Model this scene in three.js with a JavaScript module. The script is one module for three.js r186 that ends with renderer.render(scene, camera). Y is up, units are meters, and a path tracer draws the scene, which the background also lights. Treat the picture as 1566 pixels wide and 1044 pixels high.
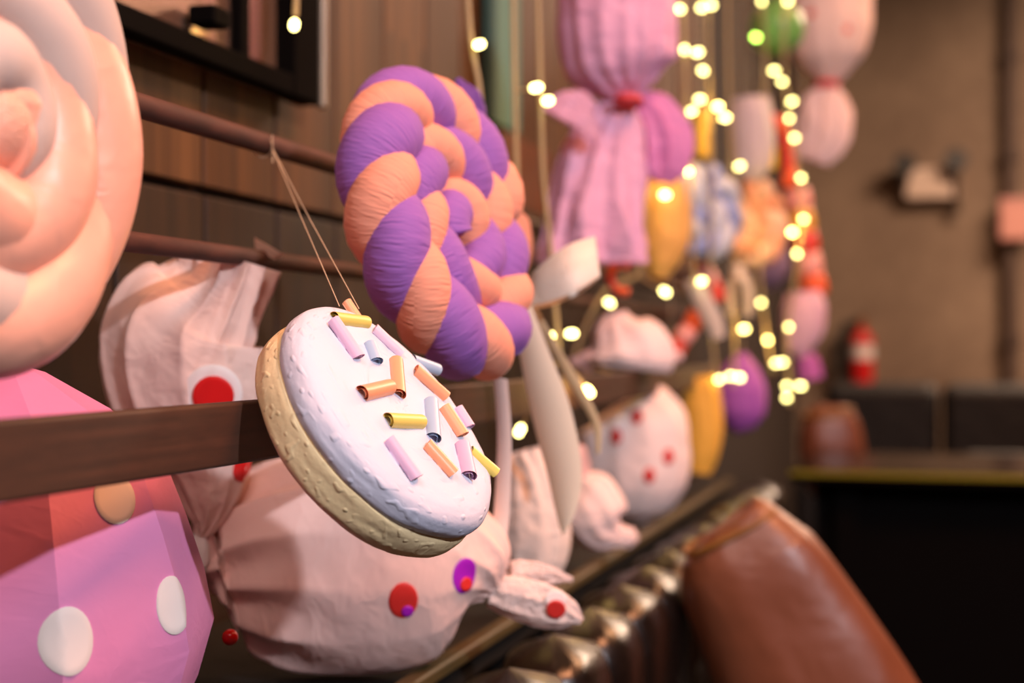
import * as THREE from 'three';
import { RoundedBoxGeometry } from 'three/addons/geometries/RoundedBoxGeometry.js';
import { mergeGeometries } from 'three/addons/utils/BufferGeometryUtils.js';
import { RectAreaLightUniformsLib } from 'three/addons/lights/RectAreaLightUniformsLib.js';

// ---------------------------------------------------------------- camera, light, exposure
const W = 1566, H = 1044, F = 2175;
const scene = new THREE.Scene();
const camera = new THREE.PerspectiveCamera(2 * Math.atan(H / 2 / F) * 180 / Math.PI, W / H, 0.05, 60);
camera.rotation.order = 'YXZ';
camera.rotation.set(10 / F, 16.57 * Math.PI / 180, 0);
camera.focus = 0.955; camera.userData.fStop = 3.3;
camera.updateMatrixWorld(true);
scene.add(camera);
const renderer = new THREE.WebGLRenderer({ antialias: true });
renderer.toneMapping = THREE.LinearToneMapping;
renderer.toneMappingExposure = 1.0;
renderer.shadowMap.enabled = true;
RectAreaLightUniformsLib.init();

const KEY = { pos: [2.6, 1.72, 0.9], target: [-0.5, 0.0, -1.8], color: 0xf2f3ff, intensity: 33.5, radius: 3.5 };
const FILL_PANELS = [
  { pos: [1.2, 2.24, -1.1], size: [1.1, 1.1], color: 0xffa672, intensity: 27, over: 'banquette' },
  { pos: [1.0, 2.24, -3.6], size: [1.1, 1.1], color: 0xffb27a, intensity: 15, over: 'glossy table' },
  { pos: [1.5, 2.24, -6.2], size: [1.6, 0.9], color: 0xffd9ba, intensity: 52, over: 'booth sofas' },
  { pos: [0.3, 2.24, 1.3], size: [1.2, 0.9], color: 0xffe6dc, intensity: 17, over: 'near end of the room' },  // added front fill, stands in for bounced flash light
];
scene.background = new THREE.Color(0x000000);

// ---------------------------------------------------------------- random numbers and noise
let seed = 7;
const rnd = () => { seed = (seed * 1664525 + 1013904223) >>> 0; return seed / 4294967296; };
const rr = (a, b) => a + (b - a) * rnd();
function hash(x, y, s) { let h = (x * 374761393 + y * 668265263 + s * 974634777) | 0; h = Math.imul(h ^ (h >>> 13), 1274126177); h ^= h >>> 16; return (h >>> 0) / 4294967296; }
function vnoise(x, y, p, s) {
  const xi = Math.floor(x), yi = Math.floor(y), fx = x - xi, fy = y - yi, m = (a, b) => ((a % b) + b) % b;
  const u = fx * fx * (3 - 2 * fx), v = fy * fy * (3 - 2 * fy);
  const g = (i, j) => hash(m(xi + i, p), m(yi + j, p), s);
  return (g(0, 0) * (1 - u) + g(1, 0) * u) * (1 - v) + (g(0, 1) * (1 - u) + g(1, 1) * u) * v;
}
function fbm(x, y, p, oct, s) { let a = 0, w = 0.5, n = 0; for (let i = 0; i < oct; i++) { a += w * vnoise(x * 2 ** i, y * 2 ** i, p * 2 ** i, s + i); n += w; w *= 0.5; } return a / n; }
function texture(n, fn, srgb) {
  const d = new Uint8Array(n * n * 4);
  for (let j = 0; j < n; j++) for (let i = 0; i < n; i++) {
    const c = fn(i / n, j / n), k = 4 * (j * n + i);
    if (typeof c === 'number') d[k] = d[k + 1] = d[k + 2] = Math.max(0, Math.min(255, c * 255));
    else for (let q = 0; q < 3; q++) d[k + q] = Math.max(0, Math.min(255, c[q]));
    d[k + 3] = 255;
  }
  const t = new THREE.DataTexture(d, n, n);
  t.wrapS = t.wrapT = THREE.RepeatWrapping; t.magFilter = THREE.LinearFilter; t.minFilter = THREE.LinearFilter;
  if (srgb) t.colorSpace = THREE.SRGBColorSpace;
  t.needsUpdate = true; return t;
}
const rep = (t, x, y) => { const c = t.clone(); c.repeat.set(x, y); c.needsUpdate = true; return c; };
const mix3 = (a, b, t) => a.map((v, i) => v + (b[i] - v) * t);
const grainWood = (dark, light, s) => texture(512, (u, v) => {
  const w = fbm(u * 4, v * 2, 4, 3, s + 20) * 2.2, g = fbm(u * 26 + w, v * 3, 26, 4, s), f = fbm(u * 90, v * 6, 90, 2, s + 9);
  return mix3(dark, light, Math.min(1, Math.max(0, g * 1.15 + (f - 0.5) * 0.5)));
}, true);
const T = {
  crinkle: texture(512, (u, v) => { const w = fbm(u * 5, v * 5, 5, 3, 3); return 1 - Math.abs(2 * fbm(u * 7 + w, v * 7 - w, 7, 4, 11) - 1); }),
  weave: texture(256, (u, v) => 0.5 + 0.25 * Math.sin(u * 64 * 2 * Math.PI) + 0.25 * Math.sin(v * 64 * 2 * Math.PI)),
  fibre: texture(512, (u, v) => fbm(u * 8, v * 90, 8, 2, 61) * 0.6 + fbm(u * 3, v * 30, 3, 3, 62) * 0.4),
  foam: texture(512, (u, v) => { const a = fbm(u * 9, v * 9, 9, 4, 31), b = fbm(u * 46, v * 46, 46, 3, 33), pit = Math.max(0, 0.3 - vnoise(u * 38, v * 38, 38, 34)) * 2.6; return 0.35 + 0.4 * a + 0.28 * b - pit; }),
  leather: texture(512, (u, v) => { const w = fbm(u * 6, v * 6, 6, 3, 44) * 0.9; return 0.5 * fbm(u * 7 + w, v * 7, 7, 3, 41) + 0.5 * (1 - Math.abs(2 * fbm(u * 4 - w, v * 4 + w, 4, 4, 47) - 1)); }),
  concrete: texture(512, (u, v) => { const a = fbm(u * 4, v * 4, 4, 5, 51), b = fbm(u * 60, v * 60, 60, 2, 54), c = fbm(u * 3, v * 7, 3, 3, 57); return mix3([98, 80, 66], [150, 128, 108], Math.min(1, Math.max(0, a * 0.8 + (b - 0.5) * 0.3 + (c - 0.4) * 0.4))); }, true),
  woodA: grainWood([58, 35, 16], [114, 77, 42], 71),
  woodB: grainWood([26, 15, 8], [60, 38, 21], 81),
  rust: texture(256, (u, v) => mix3([54, 28, 22], [92, 50, 39], fbm(u * 12, v * 12, 12, 4, 91)), true),
  barWood: texture(512, (u, v) => mix3([48, 28, 18], [86, 52, 36], fbm(u * 5, v * 40, 5, 4, 95) * 0.8 + fbm(u * 60, v * 60, 60, 2, 96) * 0.25), true),
};

// ---------------------------------------------------------------- helpers
const used = {};
const numbered = n => { used[n] = (used[n] || 0) + 1; return used[n] === 1 ? n : n + '_' + String(used[n] - 1).padStart(3, '0'); };
function shadow(o) { o.castShadow = o.receiveShadow = true; return o; }
function thing(name, label, category, group) { const g = new THREE.Group(); g.name = numbered(name); g.userData = { label, category }; if (group) g.userData.group = group; scene.add(g); return g; }
function part(name, geo, mat, parent, label) { const m = shadow(new THREE.Mesh(geo, mat)); m.name = name; parent.add(m); if (label) m.userData.label = label; return m; }
function struct(name, geo, mat, label, category) { const m = shadow(new THREE.Mesh(geo, mat)); m.name = name; m.userData = { kind: 'structure', label, category }; scene.add(m); return m; }
const M = (c, rough, o = {}) => new THREE.MeshPhysicalMaterial({ color: c, roughness: rough, side: THREE.DoubleSide, ...o });
const V = (x, y, z) => new THREE.Vector3(x, y, z);
const RIGHT = V(1, 0, 0).applyQuaternion(camera.quaternion), UP = V(0, 1, 0).applyQuaternion(camera.quaternion), BACK = V(0, 0, 1).applyQuaternion(camera.quaternion);
const ray = (x, y) => V((x - W / 2) / F, (H / 2 - y) / F, -1).applyQuaternion(camera.quaternion);
const onSide = (x, y, d) => { const r = ray(x, y); return r.multiplyScalar(-d / r.x); };       // a sight line met with a plane parallel to the left wall
const deepOf = p => -p.dot(BACK);
const at = (x, y, deep) => ray(x, y).multiplyScalar(deep);
const depthAt = (x, y, d) => deepOf(onSide(x, y, d));

// grid surface from a function; closed in u joins the seam
function surf(fn, nu, nv, closed) {
  const pos = [], uv = [], idx = [];
  for (let j = 0; j <= nv; j++) for (let i = 0; i <= nu; i++) { const p = fn(i / nu, j / nv); pos.push(p.x, p.y, p.z); uv.push(p.u ?? i / nu, p.v ?? j / nv); }
  for (let j = 0; j < nv; j++) for (let i = 0; i < nu; i++) { const a = j * (nu + 1) + i, b = a + nu + 1; idx.push(a, a + 1, b, b, a + 1, b + 1); }
  const g = new THREE.BufferGeometry();
  g.setAttribute('position', new THREE.Float32BufferAttribute(pos, 3)); g.setAttribute('uv', new THREE.Float32BufferAttribute(uv, 2)); g.setIndex(idx); g.computeVertexNormals();
  if (closed) {
    const n = g.attributes.normal, a = V(), b = V();
    for (let j = 0; j <= nv; j++) { const i0 = j * (nu + 1), i1 = i0 + nu; a.fromBufferAttribute(n, i0); b.fromBufferAttribute(n, i1); a.add(b).normalize(); n.setXYZ(i0, a.x, a.y, a.z); n.setXYZ(i1, a.x, a.y, a.z); }
  }
  return g;
}
// tube along points with a radius function and capped ends
function tube(pts, rad, seg = 10, per = 1) {
  const curve = new THREE.CatmullRomCurve3(pts), n = Math.max(1, Math.round((pts.length - 1) * per)), P = [];
  for (let i = 0; i <= n; i++) P.push(per === 1 ? pts[i].clone() : curve.getPoint(i / n));
  const fr = []; let prev = null, len = 0; const L = [0];
  for (let i = 0; i <= n; i++) {
    const t = V().subVectors(P[Math.min(n, i + 1)], P[Math.max(0, i - 1)]).normalize();
    let a; if (!prev) { a = Math.abs(t.y) < 0.9 ? V(0, 1, 0) : V(1, 0, 0); } else a = prev.clone();
    a.addScaledVector(t, -a.dot(t)).normalize(); prev = a; fr.push([a, V().crossVectors(t, a)]);
    if (i) { len += P[i].distanceTo(P[i - 1]); L.push(len); }
  }
  const R = typeof rad === 'function' ? rad : () => rad;
  return surf((u, v) => {
    const k = Math.round(v * (n + 2)) - 1, i = Math.max(0, Math.min(n, k)), r = (k < 0 || k > n) ? 1e-5 : R(i / n, u), c = Math.cos(u * 2 * Math.PI) * r, s = Math.sin(u * 2 * Math.PI) * r;
    const p = P[i].clone().addScaledVector(fr[i][0], c).addScaledVector(fr[i][1], s); p.u = u * 2 * Math.PI * R(i / n, u); p.v = L[i]; return p;
  }, seg, n + 2, true);
}
// flat strip with thickness between two edge lines
function strip(left, right, thick = 0.001, sub = 5, back = BACK) {
  const A = new THREE.CatmullRomCurve3(left), B = new THREE.CatmullRomCurve3(right), n = (left.length - 1) * sub;
  return surf((u, v) => {
    const a = A.getPoint(v), b = B.getPoint(v), q = u * 4;
    const s = q <= 1.5 ? Math.min(1, q) : q <= 3.5 ? Math.max(0, 3 - q) : 0, f = (q > 0.99 + 0.01 && q < 1.01) ? 1 : 0;
    const p = a.clone().lerp(b, s); p.addScaledVector(back, (q <= 1.001 ? thick : q >= 1.99 && q <= 3.01 ? -thick : thick) * 0.5); p.addScaledVector(back, 0.003 * Math.sin(s * Math.PI)); p.u = s * a.distanceTo(b); p.v = v; return p;
  }, 4, n, true);
}
function box(w, h, d, x, y, z, r = 0.004, seg = 2) { const g = new RoundedBoxGeometry(w, h, d, seg, Math.min(r, w / 2.01, h / 2.01, d / 2.01)); g.translate(x, y, z); return g; }
// rows of [cx, cy, radius, pleat, flat] in the photograph's pixels, at one real depth, become a gathered cloth body
function cloth(rows, deep, o = {}) {
  const { n = 16, s = 1, flat = 0.8, nu = 96, sub = 7, sharp = 1, wave = 0.03, pow = 2 } = o, k = deep / F;
  const C = new THREE.CatmullRomCurve3(rows.map(r => at(r[0], r[1], deep).addScaledVector(BACK, (r[4] || 0) * k)), false, 'centripetal'), m = rows.length - 1;
  const lerpRow = (t, c) => { const x = t * m, i = Math.min(m - 1, Math.floor(x)), f = x - i; const g = j => rows[Math.max(0, Math.min(m, j))][c] || 0; const p0 = g(i - 1), p1 = g(i), p2 = g(i + 1), p3 = g(i + 2); const y = p1 + 0.5 * f * (p2 - p0 + f * (2 * p0 - 5 * p1 + 4 * p2 - p3 + f * (3 * (p1 - p2) + p3 - p0))); return Math.max(Math.min(p1, p2), Math.min(Math.max(p1, p2) , y)); };
  const nv = m * sub;
  return surf((u, v) => {
    const c = C.getPoint(v), t = C.getTangent(v), n1 = RIGHT.clone().addScaledVector(t, -RIGHT.dot(t));
    if (n1.lengthSq() < 0.05) n1.copy(UP).addScaledVector(t, -UP.dot(t)); n1.normalize();
    const n2 = V().crossVectors(n1, t).normalize(); if (n2.dot(BACK) < 0) n2.negate();
    const a = u * 2 * Math.PI, amp = lerpRow(v, 3);
    const w = fbm(u * 6, v * 2 + s, 6, 2, 100 + s) * 4, ph = n * a + w + 1.5 * v;
    const fold = (1 - Math.pow(Math.abs(Math.sin(ph / 2)), sharp)) * 2 - 1, low = fbm(u * 5, v * 3, 5, 3, 200 + s) * 2 - 1, mid = fbm(u * 13, v * 3, 13, 2, 300 + s) * 2 - 1;
    const r = lerpRow(v, 2) * k * (1 + amp * (0.5 * fold + 0.8 * mid) + wave * low);
    let ca = Math.cos(a), sa = Math.sin(a);
    if (pow !== 2) { const q = Math.pow(Math.pow(Math.abs(ca), pow) + Math.pow(Math.abs(sa), pow), -1 / pow); ca *= q; sa *= q; }
    const p = c.addScaledVector(n1, ca * r).addScaledVector(n2, sa * r * flat); p.u = u * 0.5; p.v = v * 0.5; return p;
  }, nu, nv, true);
}
const caster = new THREE.Raycaster();
// a round sticker set on the surface that a sight line meets first
function sticker(mesh, parent, x, y, radius, mat, label, name = 'dot', lift = 0.0006, squash = 1, flat = 0) {
  mesh.updateMatrixWorld(true); caster.set(V(0, 0, 0), ray(x, y).normalize());
  const side = mesh.material.side; mesh.material.side = THREE.DoubleSide;
  const h = caster.intersectObject(mesh, false)[0]; mesh.material.side = side; if (!h) { console.log('sticker missed', x, y, label); return null; }
  const n = h.normal ? h.normal.clone() : h.face.normal.clone(); if (n.dot(h.point) > 0) n.negate();
  const e1 = V(0, 1, 0).addScaledVector(n, -n.y).normalize(), e2 = V().crossVectors(n, e1);
  const g = surf((u, v) => {
    const a = u * 2 * Math.PI, r = v < 0.99 ? radius * Math.min(1, v / 0.8) : radius;
    const p = h.point.clone().addScaledVector(e1, Math.cos(a) * r).addScaledVector(e2, Math.sin(a) * r * squash);
    caster.set(p.clone().addScaledVector(n, 0.03), n.clone().negate()); const q = caster.intersectObject(mesh, false)[0]; const pt = !flat && q && q.distance < 0.045 ? q.point : p.clone().addScaledVector(n, flat);
    return pt.clone().addScaledVector(n, v > 0.95 ? -lift : lift);
  }, 28, 5, true);
  return part(name, g, mat, mesh, label);
}

// ---------------------------------------------------------------- the room
const WALL = 0.74, FLOOR = -1.15, CEIL = 2.3;
const slab = (w, h, d, x, y, z) => { const g = new THREE.BoxGeometry(w, h, d); g.translate(x, y, z); return g; };
function scaleUV(g, a, b) { const uv = g.attributes.uv; for (let i = 0; i < uv.count; i++) uv.setXY(i, uv.getX(i) * a, uv.getY(i) * b); return g; }
const mConc = M(0xffffff, 0.92, { map: T.concrete, bumpMap: T.leather, bumpScale: 0.002 });
const mDark = M(0x060404, 0.95, { specularIntensity: 0.2 }), mFloor = M(0x0a0706, 0.6), mCeil = M(0x4a3a30, 0.95);
const wallLeft = struct('wall_left', slab(0.12, 3.55, 11.2, -WALL - 0.072, 0.575, -3.1), M(0x24160c, 0.85), 'dark brown timber wall behind the candy display', 'wall');
struct('wall_back', scaleUV(slab(5.4, 3.55, 0.12, 1.9, 0.575, -8.26), 2.2, 1.1), mConc, 'bare grey brown concrete wall carrying the fire extinguisher', 'wall');
struct('wall_right', slab(0.12, 3.55, 11.2, 4.56, 0.575, -3.1), M(0x3a2a20, 0.9), 'dark brown side wall of the room', 'wall');
struct('wall_front', slab(5.4, 3.55, 0.12, 1.9, 0.575, 2.46), M(0x3a2a20, 0.9), 'dark brown end wall of the room', 'wall');
struct('floor', slab(5.6, 0.1, 11.2, 1.9, FLOOR - 0.05, -3.1), mFloor, 'dark floor of the room', 'floor');
struct('ceiling', slab(5.6, 0.1, 11.2, 1.9, CEIL + 0.05, -3.1), mCeil, 'dark brown ceiling of the room', 'ceiling');
{ // boards fixed to the left wall: dark ones below, paler ones above
  const wA = [0, 1, 2].map(i => M([0xffffff, 0xe6dccb, 0xd6c6b4][i], 0.62, { map: rep(T.woodA, 1, 1), bumpMap: T.woodA, bumpScale: 0.0008 }));
  const wB = [0, 1, 2].map(i => M([0xffffff, 0xe8dccc, 0xd8c8b8][i], 0.6, { map: rep(T.woodB, 1, 1), bumpMap: T.woodB, bumpScale: 0.0008 }));
  const bw = 0.17;
  for (let i = 0; i < 26; i++) {
    const z = -0.15 - (i + 0.5) * bw;
    const up = box(0.014, 1.32, bw - 0.006, 0, 0, 0, 0.003, 1), lo = box(0.018, 0.62, bw - 0.006, 0, 0, 0, 0.003, 1);
    for (const [g, y, m] of [[up, 0.83, wA], [lo, -0.15, wB]]) {
      const off = rnd(), q = g.attributes.position, uv = g.attributes.uv;
      for (let k = 0; k < q.count; k++) uv.setXY(k, (q.getZ(k) + off * 3) * 1.6, (q.getY(k) + off * 5) * 0.7);
      const b = part('plank', g, m[i % 3], wallLeft); b.position.set(-WALL - 0.004, y, z);
    }
  }
}

// ---------------------------------------------------------------- spotlight and added fill panels, outside the picture
{
  const t = thing('spotlight', 'small round black spotlight hanging from the ceiling beside the display', 'spotlight');
  const p = V(...KEY.pos), q = V(...KEY.target), dir = q.clone().sub(p).normalize();
  const quat = new THREE.Quaternion().setFromUnitVectors(V(0, 1, 0), dir);
  const can = new THREE.LatheGeometry([[0, -0.12], [0.045, -0.12], [0.055, -0.1], [0.058, 0.02], [0.052, 0.02], [0.05, -0.01], [0, -0.01]].map(a => new THREE.Vector2(...a)), 32);
  const c = part('housing', can, M(0x111111, 0.5), t); c.position.copy(p); c.quaternion.copy(quat);
  const lens = part('lens', new THREE.CylinderGeometry(0.048, 0.048, 0.004, 32), new THREE.MeshStandardMaterial({ color: 0xffffff, emissive: 0xfff0ee, emissiveIntensity: 3 }), t); lens.position.copy(p).addScaledVector(dir, -0.004); lens.quaternion.copy(quat);
  part('stem', tube([p.clone().addScaledVector(dir, -0.1), p.clone().addScaledVector(dir, -0.12).setY(2.0), V(p.x - dir.x * 0.12, CEIL, p.z - dir.z * 0.12)], 0.008, 8), M(0x111111, 0.5), t);
  const s = new THREE.SpotLight(KEY.color, KEY.intensity, 0, 0.62, 0.55, 2); s.position.copy(p).addScaledVector(dir, 0.025); s.target.position.copy(q); s.castShadow = true; s.shadow.radius = KEY.radius; s.shadow.mapSize.set(2048, 2048);
  scene.add(s, s.target);
  for (const P of FILL_PANELS) {  // unseen panels added as warm fill and to brighten the far wall
    const l = thing('added_fill_panel', 'added warm fill panel flat on the ceiling above the ' + P.over, 'lamp', 'added fill panels');
    part('frame', box(P.size[0] + 0.04, 0.05, P.size[1] + 0.04, ...[P.pos[0], P.pos[1] + 0.03, P.pos[2]]), M(0x222222, 0.5), l);
    part('diffuser', slab(P.size[0], 0.004, P.size[1], P.pos[0], P.pos[1] + 0.001, P.pos[2]), new THREE.MeshStandardMaterial({ color: 0xffffff, emissive: P.color, emissiveIntensity: 0.8 }), l);
    const a = new THREE.RectAreaLight(P.color, P.intensity, ...P.size); a.position.set(P.pos[0], P.pos[1] - 0.008, P.pos[2]); a.lookAt(P.pos[0], -5, P.pos[2]); scene.add(a);
  }
}

// ---------------------------------------------------------------- framed mirror on the wall
{
  const d = WALL - 0.03, bot = onSide(475, 163, d), t = thing('framed_mirror', 'dim mirror in a black frame on the timber wall above the rails', 'mirror');
  const z1 = bot.z, z0 = -0.2, y0 = bot.y, y1 = 1.1, x = -d;
  const black = M(0x030202, 0.85, { specularIntensity: 0.15 });
  part('glass', slab(0.006, y1 - y0, z0 - z1, x - 0.012, (y0 + y1) / 2, (z0 + z1) / 2), M(0xa88672, 0.24, { metalness: 0.75 }), t);
  const zI = onSide(430, 100, d).z, zM = onSide(368, 100, d).z;
  part('frame_rail', box(0.026, 0.024, z0 - z1, x, y0 + 0.012, (z0 + z1) / 2), black, t);
  part('frame_rail', box(0.03, 0.035, z0 - z1, x, y1 - 0.0175, (z0 + z1) / 2), black, t);
  part('frame_stile', box(0.03, y1 - y0, zI - z1 - 0.01, x, (y0 + y1) / 2, (zI + z1) / 2), black, t);
  part('frame_stile', box(0.03, y1 - y0, 0.05, x, (y0 + y1) / 2, z0 - 0.025), black, t);
  part('glazing_bar', box(0.014, y1 - y0, 0.02, x, (y0 + y1) / 2, zM), black, t);
  part('edge_strip', box(0.012, y1 - y0 + 0.004, 0.014, x + 0.012, (y0 + y1) / 2, z1 - 0.006), M(0x9c8f80, 0.4, { metalness: 0.5 }), t, 'pale grey edge strip');
  const c = onSide(303, 84, d); part('clip', box(0.03, 0.02, 0.035, x + 0.012, y0 + 0.045, c.z), black, t);
}
// teal board and orange wood board beside it, on the timber wall
{
  const d = WALL - 0.02, a = onSide(748, 188, d), b = onSide(786, 188, d);
  const tb = thing('teal_board', 'narrow teal painted board hung upright on the timber wall', 'board');
  part('panel', box(0.016, 0.9, a.z - b.z, -d + 0.004, a.y + 0.45, (a.z + b.z) / 2, 0.004), M(0x4f7f78, 0.7), tb);
  part('edge_strip', box(0.02, 0.9, 0.02, -d + 0.006, a.y + 0.45, a.z + 0.012, 0.004), M(0x33544e, 0.7), tb);
  const c = onSide(756, 310, d), e = onSide(838, 310, d);
  const ob = thing('orange_wood_board', 'orange brown wooden board on the wall under the teal board', 'board');
  part('panel', box(0.016, a.y - c.y - 0.006, c.z - e.z, -d + 0.004, (a.y + c.y) / 2 - 0.002, (c.z + e.z) / 2, 0.004), M(0xffb070, 0.55, { map: rep(T.woodA, 1, 1) }), ob);
  part('edge_strip', box(0.02, 0.02, c.z - e.z, -d + 0.006, c.y - 0.01, (c.z + e.z) / 2, 0.004), M(0x2a170b, 0.55), ob);
}

// ---------------------------------------------------------------- rails
const RAIL = 0.56;
for (const [p, r, label] of [[[367.5, 208.5], 0.0092, 'upper rust red round rail with thread tied round it'], [[347, 389], 0.0078, 'lower rust red round rail crossing the frilled tissue candy']]) {
  const c = onSide(p[0], p[1], RAIL), t = thing('round_rail', label, 'rail');
  const g = new THREE.CylinderGeometry(r, r, 3.6, 24, 1); g.rotateX(Math.PI / 2); g.translate(-RAIL, c.y, -2.0); scaleUV(g, 0.5, 12);
  part('bar', g, M(0xffffff, 0.75, { map: T.rust, bumpMap: T.rust, bumpScale: 0.0006 }), t);
  for (const z of [-0.3, -3.7]) { const f = new THREE.CylinderGeometry(0.008, 0.008, WALL - RAIL - 0.008, 12); f.rotateZ(Math.PI / 2); f.translate(-(WALL + RAIL) / 2 + 0.002, c.y, z); part('bracket', f, M(0x4a2c22, 0.7), t); }
}
const BAR = 0.43;
{
  const a = onSide(200, 627, BAR), b = onSide(200, 737, BAR), t = thing('flat_rail', 'wide flat dark brown wooden rail running past the frosted cookie', 'rail');
  const g = box(0.014, a.y - b.y, 3.2, -BAR - 0.005, (a.y + b.y) / 2, -1.75, 0.0025, 2), q = g.attributes.position, uv = g.attributes.uv;
  for (let k = 0; k < q.count; k++) uv.setXY(k, q.getZ(k) * 1.5, q.getY(k) * 6);
  part('board', g, M(0xffffff, 0.62, { map: T.barWood, bumpMap: T.barWood, bumpScale: 0.0006 }), t);
  for (const z of [-0.25, -3.3]) part('bracket', box(WALL - BAR - 0.012, 0.02, 0.03, -(WALL + BAR + 0.008) / 2, (a.y + b.y) / 2, z), M(0x2a1a12, 0.6), t);
}

// ---------------------------------------------------------------- swirl lollipops: two twisted strands wound into a disc
function rope(t, center, normal, spec) {
  const b = normal.clone().normalize(), e1 = V(0, 1, 0).addScaledVector(b, -b.y).normalize(), e2 = V().crossVectors(b, e1);
  const { R, rho, turns, pitch, dome = 0.02, strands, start = 0, dir = 1, shrink = 0.75, step = 110, stretch = 1 } = spec;
  const n = Math.round(turns * step), cl = [];
  let len = 0;
  for (let i = 0; i <= n; i++) {
    const f = i / n, a = start + dir * f * turns * 2 * Math.PI, r = (R - rho) * (1 - f) + rho * 0.35 * f;
    const rad = e1.clone().multiplyScalar(Math.cos(a)).addScaledVector(e2, Math.sin(a) * stretch);
    const p = center.clone().addScaledVector(rad, r).addScaledVector(b, dome * (1 - (r / R) ** 2));
    if (i) len += p.distanceTo(cl[i - 1].p); cl.push({ p, rad, len, s: 1 - (1 - shrink) * f });
  }
  for (const st of strands) {
    const pts = cl.map(c => { const ph = c.len / pitch * 2 * Math.PI * (st.hand || 1) + st.phase; return c.p.clone().addScaledVector(c.rad, Math.cos(ph) * st.off * c.s).addScaledVector(b, Math.sin(ph) * st.off * c.s); });
    part(st.name, tube(pts, (f, u) => st.r * (1 - (1 - shrink) * f) * Math.min(1, 0.25 + Math.sqrt(Math.max(0, Math.min(f, 1 - f))) * 9) * (1 + 0.05 * Math.sin(f * 57 + st.phase) + 0.04 * (fbm(u * 7, f * 40, 7, 2, 9) - 0.5)), st.seg || 20), st.mat, t, st.label);
  }
}
const mPurple = M(0x9460b6, 0.8, { sheen: 0.6, sheenColor: new THREE.Color(0xc0a0ff), sheenRoughness: 0.5, bumpMap: rep(T.fibre, 9, 9), bumpScale: 0.0013 });
const mPeach = M(0xec9e84, 0.8, { sheen: 0.5, sheenColor: new THREE.Color(0xffd8c0), sheenRoughness: 0.5, bumpMap: rep(T.fibre, 9, 9), bumpScale: 0.0013 });
{
  const t = thing('rope_lollipop', 'purple and peach twisted fabric swirl lollipop behind the frosted cookie', 'lollipop');
  const c = onSide(674, 366, 0.40);
  rope(t, c, V(0.94, 0.30, 0.20), { R: 0.161, rho: 0.033, turns: 2.5, pitch: 0.085, dome: 0.012, start: -1.4, dir: 1, shrink: 0.7, stretch: 0.84,
    strands: [{ name: 'purple_strand', mat: mPurple, r: 0.0285, off: 0.0082, phase: 0.4, hand: -1, label: 'purple stuffed fabric strand' }, { name: 'peach_strand', mat: mPeach, r: 0.0245, off: 0.0112, phase: 0.4 + Math.PI, hand: -1, label: 'peach stuffed fabric strand' }] });
  const q = onSide(712, 160, 0.43);
  part('gathered_end', cloth([[700, 120, 5, 0.2], [712, 150, 22, 0.3], [726, 190, 20, 0.3], [735, 240, 6, 0.2]], deepOf(q), { n: 7, flat: 0.5, s: 4, nu: 48 }), M(0x7c4aa6, 0.8, { transmission: 0.25 }), t);
  part('loose_end', cloth([[768, 318, 8, 0.1], [785, 345, 26, 0.12], [790, 395, 22, 0.15], [780, 450, 8, 0.1]], depthAt(790, 350, 0.42), { n: 7, flat: 0.7, s: 6, nu: 48 }), mPeach, t, 'peach stuffed end of the coil');
}
{
  const t = thing('satin_lollipop', 'large pale pink satin swirl lollipop above the polka dot candy', 'lollipop');
  const satin = M(0xf5b49c, 0.38, { sheen: 0.5, sheenColor: new THREE.Color(0xffe0d8), sheenRoughness: 0.35, bumpMap: rep(T.crinkle, 5, 5), bumpScale: 0.0008 });
  const grey = M(0xd4c0b8, 0.6, { bumpMap: rep(T.weave, 20, 20), bumpScale: 0.0003 });
  const c = onSide(-80, 192, 0.49);
  rope(t, c, V(0.99, 0.02, 0.12), { R: 0.158, rho: 0.034, turns: 2.5, pitch: 0.26, dome: 0.02, start: 0.5, dir: -1, shrink: 0.8, stretch: 0.79,
    strands: [{ name: 'satin_strand', mat: satin, r: 0.031, off: 0.006, phase: 0.3, hand: -1 }, { name: 'satin_strand', mat: satin, r: 0.030, off: 0.007, phase: 0.3 + 2.4, hand: -1 }, { name: 'ribbon_strand', mat: grey, r: 0.0268, off: 0.0092, phase: 0.3 + 4.4, hand: -1, label: 'grey lilac ribbon strand' }] });
  { const g = new THREE.SphereGeometry(0.024, 24, 18); g.scale(1, 1.1, 1); g.translate(c.x + 0.024, c.y, c.z); part('center_bud', g, satin, t); }
  part('hanging_thread', tube([c.clone().add(V(0, 0.14, 0)), V(c.x, CEIL, c.z)], 0.0006, 6), M(0xd8c8b8, 0.6), t);
}

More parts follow.
